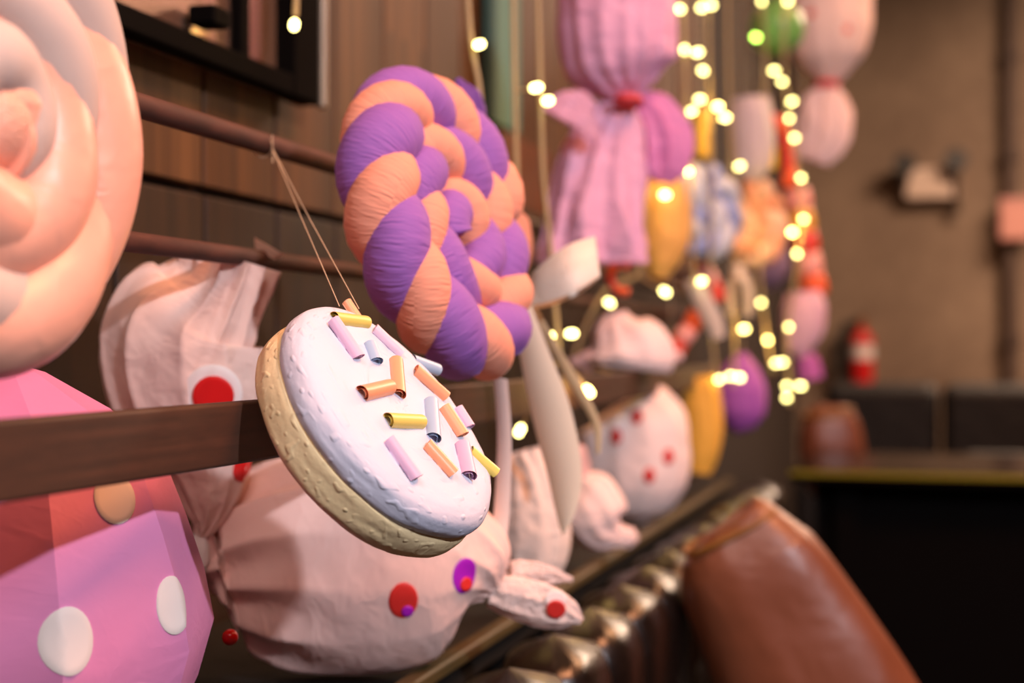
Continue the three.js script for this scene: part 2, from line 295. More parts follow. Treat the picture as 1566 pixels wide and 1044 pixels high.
// ---------------------------------------------------------------- frosted cookie with sprinkles
{
  const t = thing('frosted_cookie', 'round foam cookie with white frosting and pastel sprinkles hung before the flat rail', 'cookie');
  const n = V(0.786, 0.605, 0.116).normalize(), c = at(583, 652, 0.952);
  const e1 = V(0, 1, 0).addScaledVector(n, -n.y).normalize(), e2 = V().crossVectors(e1, n).normalize();
  const outline = a => 1 + 0.02 * Math.cos(2 * a + 0.7) + 0.012 * Math.sin(3 * a + 1) + 0.006 * Math.sin(7 * a);
  const disc = (R, prof, s, noise) => surf((u, v) => {
    const m = prof.length - 1, x = v * m, i = Math.min(m - 1, Math.floor(x)), f = x - i, g = (j, k) => prof[Math.max(0, Math.min(m, j))][k];
    const cr = k => { const p0 = g(i - 1, k), p1 = g(i, k), p2 = g(i + 1, k), p3 = g(i + 2, k); return p1 + 0.5 * f * (p2 - p0 + f * (2 * p0 - 5 * p1 + 4 * p2 - p3 + f * (3 * (p1 - p2) + p3 - p0))); };
    const a = u * 2 * Math.PI, r = Math.max(0, cr(0)) * R * outline(a) * (1 + noise * (fbm(u * 9, v * 5, 9, 3, s) - 0.5)), h = cr(1) + 0.0014 * (fbm(r * 60 * Math.cos(a) + 40, r * 60 * Math.sin(a) + 40, 200, 3, s + 5) - 0.5);
    const p = c.clone().addScaledVector(e1, Math.cos(a) * r).addScaledVector(e2, Math.sin(a) * r).addScaledVector(n, h), w = r - h * 1.2; p.u = Math.cos(a) * w + 0.5; p.v = Math.sin(a) * w + 0.5; return p;
  }, 160, 60, true);
  const mCake = M(0xf4dcac, 0.85, { bumpMap: rep(T.foam, 5, 5), bumpScale: 0.001 });
  const mFrost = M(0xd3d5e8, 0.72, { bumpMap: rep(T.foam, 5, 5), bumpScale: 0.0009 });
  part('cake', disc(0.0915, [[0, -0.031], [0.5, -0.031], [0.86, -0.0295], [0.955, -0.0255], [0.99, -0.018], [1.0, -0.010], [0.985, -0.003], [0.95, -0.001], [0.8, -0.001]], 501, 0.035), mCake, t, 'tan foam cake layer');
  const fr = part('frosting', disc(0.0905, [[0.85, -0.0025], [0.955, -0.0022], [0.995, 0.002], [1.0, 0.008], [0.975, 0.0145], [0.915, 0.0185], [0.8, 0.0208], [0.5, 0.0218], [0, 0.022]], 511, 0.03), mFrost, t, 'white lilac frosting layer');
  const S = { o: M(0xf4a880, 0.35), y: M(0xe8d470, 0.35), l: M(0xd8b6d6, 0.4), b: M(0xaac4e0, 0.35), p: M(0xe6cce2, 0.35) };
  // half pipe chips: centre, half length vector, colour, radius
  const list = [[550, 468, 10, 15, 'o', 7.5], [535, 490, 24, 3, 'y', 9], [525, 522, 19, 28, 'l', 9.5], [590, 524, 20, 19, 'p', 8], [567, 543, 5, 13, 'b', 9], [655, 553, 19, 7, 'b', 9], [604, 581, 2, 25, 'o', 9.5], [570, 600, 21, -5, 'o', 10], [654, 589, 23, 20, 'o', 9],
    [614, 647, 25, 1, 'y', 9.5], [657, 646, 2, 27, 'b', 10], [689, 648, 14, 21, 'o', 10], [709, 639, 9, 14, 'l', 9], [612, 705, 21, 29, 'l', 9.5], [668, 705, 20, 22, 'o', 9.5], [708, 708, 5, 23, 'l', 10.5], [739, 705, 19, 16, 'y', 9]];
  fr.updateMatrixWorld(true);
  for (const [x, y, dx, dy, col, r] of list) {
    const hit = (px, py) => { const rd = ray(px, py), tt = (c.dot(n) + 0.0208) / rd.dot(n); return rd.multiplyScalar(tt); };
    const a = hit(x - dx, y - dy), b = hit(x + dx, y + dy), mid = a.clone().lerp(b, 0.5), ax = b.clone().sub(a), L = ax.length(); ax.normalize();
    const rad = mid.clone().sub(c).addScaledVector(n, -mid.clone().sub(c).dot(n)).length() / 0.0905;
    const drop = rad > 0.6 ? (rad - 0.6) ** 2 * 0.05 : 0, rm = r * 1.28 * 0.95 / F, sd = V().crossVectors(n, ax).normalize();
    const g = surf((u, v) => {    // a bent chip, open below, with wall thickness
      const q = u * 2, outer = q < 1, w = outer ? q : 2 - q, ang = (w - 0.5) * 3.7, rr0 = outer ? rm : rm * 0.6;
      const p = mid.clone().addScaledVector(ax, (v - 0.5) * L * (1 + 0.05 * Math.cos(ang))).addScaledVector(sd, Math.sin(ang) * rr0).addScaledVector(n, Math.cos(ang) * rr0 + rm * 0.15 - drop + 0.0012); return p;
    }, 28, 6, true);
    part('sprinkle', g, S[col], fr, { o: 'orange sprinkle', y: 'yellow sprinkle', l: 'lilac sprinkle', b: 'pale blue sprinkle', p: 'pale pink sprinkle' }[col]);
  }
  // threads tied round the upper rail
  const thr = M(0xd6bfa0, 0.5), tie = onSide(417, 228, RAIL - 0.0105), top = c.clone().addScaledVector(e1, 0.088).addScaledVector(n, 0.006);
  const k1 = at(519, 468, 0.965), k2 = at(549, 472, 0.972);
  part('thread', tube([tie, tie.clone().lerp(k1, 0.5).add(V(0, -0.001, 0)), k1], 0.00035, 6), thr, t); part('thread', tube([tie, tie.clone().lerp(k2, 0.5).add(V(0, -0.001, 0)), k2], 0.00035, 6), thr, t);
  const up = onSide(412, 207, RAIL - 0.006), ring = []; const rc = V(-RAIL, onSide(417, 228, RAIL).y, tie.z);
  for (let i = 0; i <= 24; i++) { const a = i / 24 * 2 * Math.PI; ring.push(rc.clone().add(V(Math.cos(a) * 0.0098, Math.sin(a) * 0.0098, 0.002 * Math.sin(a)))); }
  part('knot', mergeGeometries([tube(ring, 0.0005, 6), tube([tie, tie.clone().add(V(0.003, -0.013, 0.006))], 0.0004, 6), tube([tie, tie.clone().add(V(0.001, 0.012, 0.003))], 0.0005, 6)]), thr, t);
}

// ---------------------------------------------------------------- polka dot candy: folded paper gores
{
  const t = thing('polka_dot_candy', 'pink folded paper candy with white polka dots behind the flat rail', 'candy');
  const base = onSide(10, 960, 0.598), Z = deepOf(base), k = Z / F, N = 9;
  const prof = [[0, 410], [60, 392], [160, 335], [245, 255], [281, 165], [310, 80], [326, 0], [300, -90], [262, -170], [0, -178]];
  const pts = [], idx = []; const uvs = [];
  const ax = V(0.03, 1, 0.05).normalize(), q = new THREE.Quaternion().setFromUnitVectors(V(0, 1, 0), ax);
  const ringPt = (j, i) => { const a = (i / N) * 2 * Math.PI + 0.62; return V(Math.cos(a) * prof[j][0] * k, prof[j][1] * k, -Math.sin(a) * prof[j][0] * k * 0.86).applyQuaternion(q).add(base); };
  const geo = []; const paper = M(0xe48cbc, 0.72, { bumpMap: rep(T.crinkle, 3, 3), bumpScale: 0.0006 });
  const pos = [], uv = [];
  for (let j = 0; j < prof.length - 1; j++) for (let i = 0; i < N; i++) {
    const a = ringPt(j, i), b = ringPt(j, i + 1), c = ringPt(j + 1, i), d = ringPt(j + 1, i + 1);
    for (const p of [a, c, b, b, c, d]) { pos.push(p.x, p.y, p.z); uv.push(p.z * 2, p.y * 2); }
  }
  const g = new THREE.BufferGeometry(); g.setAttribute('position', new THREE.Float32BufferAttribute(pos, 3)); g.setAttribute('uv', new THREE.Float32BufferAttribute(uv, 2));
  // smooth along each gore, creased between gores
  g.computeVertexNormals(); const nn = g.attributes.normal, P = g.attributes.position, map = {};
  for (let v = 0; v < P.count; v++) { const gore = Math.floor(v / 6) % N, key = gore + ':' + [P.getX(v), P.getY(v), P.getZ(v)].map(x => x.toFixed(5)).join(); (map[key] ||= []).push(v); }
  for (const key in map) { const s = V(); for (const v of map[key]) s.add(V().fromBufferAttribute(nn, v)); s.normalize(); const y = P.getY(map[key][0]); for (const v of map[key]) nn.setXYZ(v, s.x, s.y, s.z); }
  const body = part('paper_shell', g, paper, t);
  const white = M(0xf2e6e0, 0.7);
  for (const [x, y, r, q] of [[105, 980, 0.0205, 0.76], [265, 925, 0.0185, 0.66], [175, 762, 0.0165, 0.85], [20, 1090, 0.018, 0.8], [205, 1085, 0.018, 0.75]]) sticker(body, t, x, y, r, white, 'white polka dot', 'dot', 0.001, q);
}

// ---------------------------------------------------------------- wrapped candies
const tissue = (c, tr = 0.25, extra = {}) => M(c, 0.72, { transmission: tr * 0.5, bumpMap: rep(T.crinkle, 3, 3), bumpScale: 0.0022, ...extra });
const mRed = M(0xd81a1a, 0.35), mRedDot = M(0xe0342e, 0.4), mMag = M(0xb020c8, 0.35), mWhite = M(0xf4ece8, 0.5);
const hang = (t, x, y, deep) => part('hanging_thread', tube([at(x, y, deep), V(at(x, y, deep).x, CEIL, at(x, y, deep).z)], 0.0007, 6), M(0xcdbb9c, 0.6), t);
{
  const t = thing('wrapped_candy', 'frilled pale pink tissue candy with one large red dot, behind both rails', 'candy'), Z = depthAt(285, 600, 0.612);
  const b = part('tissue_wrap', cloth([[352, 392, 74, 0.3], [340, 430, 72, 0.26], [318, 465, 88, 0.2], [290, 500, 118, 0.14], [284, 545, 126, 0.1], [287, 605, 119, 0.08], [300, 665, 98, 0.08], [315, 720, 68, 0.1], [318, 765, 46, 0.14], [315, 800, 22, 0.2], [308, 818, 11, 0.25]], Z, { n: 11, s: 8, flat: 0.72, sharp: 0.7, sub: 9, nu: 160, wave: 0.04 }), tissue(0xf4d4c8, 0.2), t);
  part('tail', cloth([[306, 815, 10, 0.1], [304, 840, 15, 0.12], [306, 862, 12, 0.1], [309, 874, 4, 0.05]], Z, { n: 5, flat: 0.5, nu: 32 }), mWhite, t, 'white twisted tail');
  sticker(b, t, 326, 600, 0.024, mWhite, 'white ring round the red dot', 'dot_ring', 0.0008, 1, 0.004); sticker(b, t, 327, 603, 0.0168, mRed, 'red dot', 'dot', 0.0008, 1, 0.006);
  sticker(b, t, 374, 716, 0.012, mRed, 'red dot');
  part('tie_strip', cloth([[412, 376, 26, 0.05], [405, 388, 18, 0.05]], Z + 0.02, { n: 5, flat: 0.3, nu: 24 }), tissue(0xe8c4b0), t);
}
{
  const t = thing('wrapped_candy', 'biggest pale pink wrapped candy, under the frosted cookie, with red and purple dots', 'candy'), Z = depthAt(560, 870, 0.48);
  const b = part('tissue_wrap', cloth([[318, 890, 24, 0.25], [340, 876, 98, 0.2], [400, 864, 142, 0.13], [475, 862, 162, 0.06], [555, 866, 165, 0.018], [640, 870, 150, 0.012], [700, 874, 118, 0.03], [735, 884, 76, 0.1], [754, 900, 28, 0.2]], Z, { n: 13, s: 3, flat: 0.72, sharp: 0.8, sub: 10, nu: 160, wave: 0.04 }), tissue(0xf8d2c8, 0.1), t);
  { const p = at(352, 974, depthAt(352, 974, 0.50)), g = new THREE.SphereGeometry(0.006, 20, 14); g.translate(p.x, p.y, p.z); part('bead', g, M(0xc00a0a, 0.15), t, 'small shiny red bead'); }
  part('frill', cloth([[745, 895, 20, 0.2], [790, 882, 24, 0.25], [840, 880, 17, 0.25], [876, 886, 4, 0.2]], Z + 0.03, { n: 7, s: 15, flat: 0.4, sharp: 0.7, nu: 64 }), tissue(0xf6dcd4, 0.2), t);
  const frill = part('frill', cloth([[750, 905, 24, 0.2], [780, 912, 30, 0.2], [825, 924, 32, 0.2], [868, 938, 22, 0.2], [890, 950, 6, 0.2]], Z, { n: 7, s: 5, flat: 0.4, sharp: 0.7, nu: 96 }), tissue(0xf6dcd4, 0.2), t);
  sticker(frill, t, 850, 930, 0.0085, mRedDot, 'red dot on the frill', 'dot', 0.0008, 1, 0.002); sticker(frill, t, 849, 915, 0.0075, mWhite, 'white sticker on the frill', 'sticker', 0.0008, 1.3, 0.003);
  sticker(b, t, 617, 918, 0.0155, mRedDot, 'red dot', 'dot', 0.0006, 0.8); sticker(b, t, 623, 934, 0.005, mMag, 'small purple foil glint painted as colour', 'painted_foil_patch', 0.0012);  // purple reflection on the foil painted as a flat patch
  sticker(b, t, 710, 880, 0.0155, mMag, 'foil dot with its purple reflection painted in', 'dot', 0.0006, 0.75); sticker(b, t, 712, 893, 0.0062, mRedDot, 'red part of the foil dot', 'painted_foil_patch', 0.0014);  // magenta light reflected by the foil is put into plain colours
}
const candies = [
  ['cream tissue candy standing between the biggest candy and the ribbon tail', 0xfae6da, 0.1, 815, 800, 0.43, [[800, 690, 36, 0.22], [806, 712, 40, 0.15], [812, 760, 52, 0.08], [815, 815, 58, 0.06], [812, 860, 52, 0.08], [805, 890, 30, 0.15]], 11, 21],
  ['small pale pink candy with a stubby twisted end beside the red spotted candy', 0xf8dcda, 0.1, 915, 790, 0.43, [[885, 735, 20, 0.15], [900, 752, 40, 0.08], [912, 785, 50, 0.06], [925, 808, 40, 0.1], [945, 818, 19, 0.15], [966, 822, 15, 0.1], [976, 824, 4, 0.1]], 9, 22],
  ['pale pink candy with small red spots standing on the bench ledge', 0xfae6e4, 0.1, 970, 690, 0.47, [[955, 616, 48, 0.16], [962, 628, 70, 0.1], [968, 650, 84, 0.05], [972, 700, 86, 0.03], [973, 745, 76, 0.03], [973, 780, 50, 0.04], [973, 799, 16, 0.1]], 11, 23],
  ['golden yellow tissue candy beside the red spotted candy', 0xf4bc4a, 0.15, 1073, 650, 0.42, [[1070, 575, 22, 0.25], [1072, 595, 28, 0.15], [1075, 640, 31, 0.06], [1073, 685, 28, 0.08], [1066, 722, 20, 0.2]], 9, 24],
  ['glossy purple rounded candy hanging past the end of the flat rail', 0xa456b8, 0.1, 1132, 610, 0.39, [[1135, 540, 8, 0.2], [1134, 562, 26, 0.06], [1132, 595, 40, 0.02], [1132, 630, 38, 0.02], [1130, 655, 20, 0.04], [1130, 662, 6, 0.1]], 7, 25],
  ['golden orange wrapped candy hanging beside the pink organza candy', 0xeeb864, 0.15, 1018, 350, 0.43, [[1016, 262, 14, 0.2], [1016, 280, 30, 0.12], [1018, 320, 37, 0.05], [1018, 365, 36, 0.05], [1012, 400, 26, 0.1], [1008, 425, 12, 0.2]], 9, 26],
  ['dusky mauve ball shaped candy below the peach swirl lollipop', 0x8d7490, 0.1, 1178, 405, 0.41, [[1178, 366, 8, 0.1], [1178, 380, 24, 0.03], [1178, 405, 30, 0.02], [1178, 428, 22, 0.03], [1178, 442, 6, 0.1]], 7, 27],
  ['pale lilac wrapped candy above the peach swirl lollipop', 0xcbbcc4, 0.1, 1148, 210, 0.37, [[1146, 150, 26, 0.15], [1148, 175, 33, 0.06], [1150, 215, 34, 0.05], [1150, 255, 28, 0.08], [1150, 275, 14, 0.2]], 9, 28],
  ['lilac pink wrapped candy with a magenta twisted end', 0xdeb4cc, 0.1, 1226, 500, 0.29, [[1228, 446, 24, 0.12], [1230, 470, 33, 0.06], [1228, 500, 32, 0.04], [1224, 530, 22, 0.1], [1228, 545, 9, 0.2]], 9, 29],
];
const candyGroups = [];
for (const [label, c, tr, x, y, d, rows, n, s] of candies) {
  const t = thing('wrapped_candy', label, 'candy'), Z = depthAt(x, y, d);
  const b = part('tissue_wrap', cloth(rows, Z, { n, s, flat: 0.8, nu: 96, wave: 0.05 }), tissue(c, tr), t);
  candyGroups.push([t, b, Z]);
}
{
  const [t, b] = candyGroups[2]; for (const [x, y] of [[942, 667], [974, 637], [1022, 698], [993, 727]]) sticker(b, t, x, y, 0.0125, mRed, 'red spot', 'spot', 0.0012, 0.7);
  const [t1, , Z1] = candyGroups[1]; part('twisted_frill', cloth([[890, 735, 15, 0.2], [878, 712, 24, 0.25], [866, 690, 26, 0.25]], Z1, { n: 7, s: 31, flat: 0.5, nu: 48 }), tissue(0xf0c2c0), t1);
  const [t8, , Z8] = candyGroups[8]; part('twisted_end', cloth([[1228, 540, 9, 0.15], [1236, 555, 17, 0.2], [1242, 580, 16, 0.25]], Z8, { n: 7, s: 33, flat: 0.6, nu: 48 }), tissue(0xc064b8), t8, 'magenta twisted end');
  for (const [i, x, y] of [[4, 1135, 540], [5, 1016, 264], [6, 1178, 367], [7, 1146, 152], [8, 1228, 448]]) hang(candyGroups[i][0], x, y, candyGroups[i][2]);
}
{ // pale pink candy lying on the flat rail, only its bow and body showing
  const t = thing('wrapped_candy', 'pale pink candy with pointed wrapper ends resting above the flat rail', 'candy'), Z = depthAt(960, 525, 0.45);
  part('tissue_wrap', cloth([[942, 478, 16, 0.2], [946, 500, 38, 0.15], [958, 525, 62, 0.08], [962, 548, 70, 0.06], [960, 562, 60, 0.06]], Z, { n: 9, s: 41, flat: 0.7 }), tissue(0xf8e2e2, 0.1), t);
  part('twisted_end', cloth([[905, 552, 20, 0.1], [885, 552, 9, 0.2], [872, 552, 4, 0.2]], Z, { n: 5, s: 42, flat: 0.6, nu: 32 }), tissue(0xf0c8c8), t);
  part('twisted_end', cloth([[1015, 545, 16, 0.1], [1032, 545, 10, 0.2], [1044, 543, 8, 0.2]], Z, { n: 5, s: 43, flat: 0.6, nu: 32 }), tissue(0xf0c8c8), t);
}
{ // pink organza candy
  const t = thing('organza_candy', 'tall pink organza candy tied with red and flaring into a frill', 'candy'), Z = depthAt(945, 150, 0.43);
  const org = M(0xe9b2d8, 0.6, { transmission: 0.15, sheen: 0.6, sheenColor: new THREE.Color(0xffd0e8), bumpMap: rep(T.crinkle, 3, 4), bumpScale: 0.003 });
  const deepPink = M(0xd684c4, 0.6, { transmission: 0.15, sheen: 0.6, sheenColor: new THREE.Color(0xffb0e0), bumpMap: rep(T.crinkle, 3, 3), bumpScale: 0.003 });
  part('organza_body', cloth([[945, -120, 60, 0.12], [945, -60, 90, 0.06], [945, 0, 92, 0.05], [945, 60, 91, 0.06], [948, 105, 80, 0.1], [955, 135, 45, 0.18], [960, 155, 16, 0.25]], Z, { n: 15, s: 51, flat: 0.8, nu: 128 }), org, t);
  part('frill', cloth([[958, 150, 16, 0.25], [945, 180, 38, 0.3], [925, 240, 62, 0.28], [915, 310, 74, 0.26], [912, 370, 80, 0.28], [912, 402, 82, 0.3]], Z, { n: 9, s: 52, flat: 0.55, nu: 128, sharp: 0.7 }), org, t);
  part('frill', cloth([[905, 150, 14, 0.2], [885, 165, 32, 0.3], [870, 190, 44, 0.35]], Z - 0.05, { n: 7, s: 56, flat: 0.3, nu: 64, sharp: 0.7 }), org, t);
  part('frill', cloth([[964, 150, 14, 0.25], [990, 170, 38, 0.25], [1006, 210, 46, 0.25], [1005, 255, 40, 0.3], [1000, 274, 30, 0.35]], Z + 0.03, { n: 8, s: 53, flat: 0.5, nu: 96, sharp: 0.7 }), deepPink, t, 'deeper pink frill');
  const kk = at(961, 155, Z - 0.03), tor = new THREE.TorusGeometry(0.015, 0.007, 10, 24); tor.rotateX(Math.PI / 2.2); tor.translate(kk.x, kk.y, kk.z); part('tie', tor, M(0xd0404a, 0.6), t, 'red tie');
  hang(t, 945, -120, Z);
}
{ // candy at the far end of the display
  const t = thing('wrapped_candy', 'pale pink candy with a red tie and frill hanging past the fairy lights', 'candy'), Z = depthAt(1265, 60, 0.26);
  const b = part('tissue_wrap', cloth([[1268, -90, 20, 0.2], [1268, -60, 52, 0.08], [1267, -10, 64, 0.04], [1267, 40, 65, 0.03], [1266, 85, 54, 0.05], [1266, 110, 32, 0.12], [1265, 128, 15, 0.2]], Z, { n: 11, s: 61 }), tissue(0xf2dad6, 0.1), t);
  part('frill', cloth([[1265, 130, 15, 0.2], [1264, 155, 34, 0.25], [1262, 190, 40, 0.25], [1252, 225, 32, 0.28], [1245, 247, 24, 0.3]], Z, { n: 9, s: 62, flat: 0.6 }), tissue(0xf2dadc, 0.15), t);
  const p = at(1264, 130, Z), g = new THREE.TorusGeometry(0.024, 0.009, 10, 28); g.rotateX(Math.PI / 2); g.translate(p.x, p.y, p.z); part('tie', g, M(0xd82a2a, 0.5), t, 'red tie');
  sticker(b, t, 1296, 45, 0.009, mRedDot, 'red dot'); sticker(b, t, 1240, 20, 0.01, mRedDot, 'red dot'); hang(t, 1268, -88, Z);
}
{ // flat swirl lollipops further along
  const swirl = (label, x, y, d, R, c1, c2, s) => {
    const t = thing('rope_lollipop', label, 'lollipop'), c = onSide(x, y, d), m1 = M(c1, 0.7, { bumpMap: rep(T.fibre, 8, 8), bumpScale: 0.001 }), m2 = M(c2, 0.7, { bumpMap: rep(T.fibre, 8, 8), bumpScale: 0.001 });
    rope(t, c, V(0.86, 0.05, 0.5), { R, rho: R * 0.26, turns: 1.9, pitch: R * 0.9, dome: R * 0.12, start: s, dir: 1, shrink: 0.75, step: 70, strands: [{ name: 'pale_strand', mat: m1, r: R * 0.2, off: R * 0.1, phase: s, seg: 14 }, { name: 'deep_strand', mat: m2, r: R * 0.17, off: R * 0.12, phase: s + Math.PI, seg: 14 }] });
    part('hanging_thread', tube([c.clone().add(V(0, R * 0.8, 0)), V(c.x, CEIL, c.z)], 0.0007, 6), M(0xcdbb9c, 0.6), t);
  };
  swirl('pale blue and white swirl lollipop behind the golden orange candy', 1070, 315, 0.43, 0.122, 0xc4ccdc, 0x8c9cd0, 0.8);
  swirl('peach and cream swirl lollipop hanging among the fairy lights', 1150, 335, 0.385, 0.115, 0xf0c8a8, 0xe8a47c, 2.0);
}
{
  const t = thing('green_bauble', 'round translucent green ball hanging beside the far pale pink candy', 'ball'), Z = depthAt(1188, 44, 0.33), p = at(1188, 44, Z), r = 42 * Z / F;
  part('ball', cloth([[1188, 2, 3, 0], [1188, 8, 20, 0], [1188, 22, 36, 0], [1188, 44, 42, 0], [1188, 66, 36, 0], [1188, 80, 20, 0], [1188, 86, 3, 0]], Z, { wave: 0.008, flat: 1, n: 5, nu: 48 }), M(0x84c46c, 0.3, { transmission: 0.3 }), t);
  const cap = new THREE.CylinderGeometry(0.012, 0.014, 0.014, 20); cap.translate(p.x, p.y + r, p.z); part('cap', cap, M(0x4a8a3a, 0.4), t); hang(t, 1188, 0, Z);
}
// striped canes and curls of orange and red
function stripedTube(t, pts, r, mats, len) {
  const curve = new THREE.CatmullRomCurve3(pts), L = curve.getLength(), n = Math.max(3, Math.round(L / len));
  for (let i = 0; i < n; i++) { const seg = []; for (let k = 0; k <= 5; k++) seg.push(curve.getPointAt((i + k / 5) / n)); part('stripe', tube(seg, f => r * (0.94 + 0.08 * Math.sin(f * Math.PI)), 14), mats[i % mats.length], t); }
}
const oran = M(0xf0622e, 0.4), redc = M(0xe0402e, 0.4), pink = M(0xf4a8a0, 0.45), gold = M(0xf0b040, 0.45), cream = M(0xf2dccc, 0.5);
const curls = [
  ['small orange curled ring candy hanging under the pink organza candy', 0.44, 950, 425, [[962, 408], [948, 402], [936, 412], [934, 430], [944, 444], [962, 447]], 6.5, [redc, oran], 0.02],
  ['orange and pink striped stick candy hanging under the blue lollipop', 0.42, 1085, 420, [[1068, 385], [1075, 410], [1088, 435], [1096, 462]], 15, [oran, pink, redc], 0.035],
  ['red and pink striped stick candy leaning above the flat rail', 0.42, 1050, 515, [[1026, 545], [1040, 522], [1056, 500], [1068, 478]], 15, [redc, pink, oran], 0.03],
  ['red and orange striped cane candy hanging beside the far lights', 0.33, 1190, 230, [[1166, 196], [1180, 184], [1196, 192], [1204, 220], [1208, 255], [1206, 285]], 11, [redc, oran, redc], 0.04],
  ['tall red, orange and pink striped stick candy at the far end', 0.29, 1228, 375, [[1218, 290], [1224, 330], [1232, 375], [1240, 420], [1248, 452]], 20, [pink, gold, redc, pink, oran], 0.045],
];
for (const [label, d, x, y, pts, r, mats, len] of curls) { const t = thing('striped_candy', label, 'candy'), Z = depthAt(x, y, d); stripedTube(t, pts.map(p => at(p[0], p[1], Z)), r * Z / F, mats, len); hang(t, pts[0][0], pts[0][1], Z); }
for (const [label, x, y, d, w, h, c] of [['upright yellow oblong candy hanging over the blue lollipop', 1074, 205, 0.43, 12, 38, 0xf0c030], ['small bright yellow oblong candy beside the striped cane', 1178, 240, 0.35, 10, 20, 0xf4d418]]) {
  const t = thing('oblong_candy', label, 'candy'), Z = depthAt(x, y, d);
  part('body', cloth([[x, y - h, 2, 0], [x, y - h + 3, w * 0.8, 0], [x, y - h * 0.5, w, 0], [x, y + h * 0.5, w, 0], [x, y + h - 3, w * 0.8, 0], [x, y + h, 2, 0]], Z, { n: 5, nu: 32, wave: 0.02, flat: 0.8 }), M(c, 0.5), t);
  part('end_cap', cloth([[x, y - h - 5, 2, 0], [x, y - h - 3, 4, 0], [x, y - h + 2, 4, 0]], Z, { n: 5, nu: 20, wave: 0 }), M(0xd8a020, 0.5), t); hang(t, x, y - h - 4, Z);
}

// ---------------------------------------------------------------- ribbons
const satinRib = M(0xe6dccf, 0.42, { sheen: 0.3, bumpMap: rep(T.fibre, 6, 6), bumpScale: 0.0004 });
function ribbon(t, name, rows, d, mat = satinRib, dz = []) {
  const Z = depthAt(rows[0][0], rows[0][1], d), k = i => Z + (dz[i] || 0);
  part(name, strip(rows.map((r, i) => at(r[0], r[1], k(i))), rows.map((r, i) => at(r[2], r[3], k(i))), 0.0008, 7), mat, t);
}
{
  const t = thing('ribbon_bow', 'cream satin ribbon bow with long tails beside the purple lollipop', 'bow');
  ribbon(t, 'loop', [[797, 440, 800, 470], [824, 408, 838, 462], [866, 376, 882, 444], [910, 361, 918, 422]], 0.39, satinRib, [0, -0.02, -0.03, -0.01]);
  ribbon(t, 'loop', [[797, 446, 800, 472], [830, 432, 840, 468], [880, 400, 890, 446], [911, 362, 918, 424]], 0.385, satinRib, [0, 0.03, 0.05, 0.02]);
  ribbon(t, 'tail', [[788, 470, 812, 466], [793, 530, 836, 528], [812, 630, 872, 622], [838, 730, 890, 726], [853, 796, 880, 782], [860, 818, 866, 812]], 0.385, M(0xf0e2cc, 0.45, { sheen: 0.2 }));
  ribbon(t, 'tail', [[806, 470, 816, 462], [838, 530, 850, 522], [872, 590, 890, 588], [906, 650, 918, 648], [912, 694, 918, 692]], 0.40, M(0xd6bf98, 0.5, { sheen: 0.2 }));
  ribbon(t, 'tail', [[755, 575, 776, 580], [760, 660, 782, 660], [757, 760, 780, 770], [748, 850, 772, 860], [742, 890, 770, 900]], 0.375, M(0xead8d0, 0.5, { sheen: 0.2 }));
  const Z = depthAt(797, 458, 0.39), p = at(797, 458, Z), s = new THREE.SphereGeometry(0.011, 20, 14); s.scale(0.8, 1.1, 0.9); s.translate(p.x, p.y, p.z); part('knot', s, satinRib, t);
}
{
  const t = thing('ribbon_tail', 'loose cream ribbon hanging beside the orange striped stick', 'ribbon');
  ribbon(t, 'band', [[1046, 430, 1066, 425], [1060, 462, 1084, 456], [1076, 494, 1100, 488], [1090, 520, 1106, 516]], 0.42, M(0xe2d2c4, 0.5, { sheen: 0.2 })); ribbon(t, 'edge', [[1066, 425, 1070, 424], [1084, 456, 1088, 454], [1100, 488, 1104, 486], [1106, 516, 1109, 514]], 0.418, M(0xf0e4d8, 0.5));
  const u = thing('ribbon_loop', 'cream ribbon loop hanging under the peach swirl lollipop', 'ribbon');
  ribbon(u, 'band', [[1112, 480, 1120, 486], [1112, 440, 1124, 446], [1124, 412, 1128, 426], [1144, 420, 1136, 432], [1152, 450, 1140, 452], [1150, 484, 1140, 482]], 0.40, M(0xdccdb4, 0.5, { sheen: 0.2 })); hang(u, 1128, 406, depthAt(1112, 480, 0.40)); ribbon(u, 'tie', [[1118, 404, 1118, 412], [1138, 404, 1138, 412]], 0.398, M(0xe8dcc8, 0.5));
}

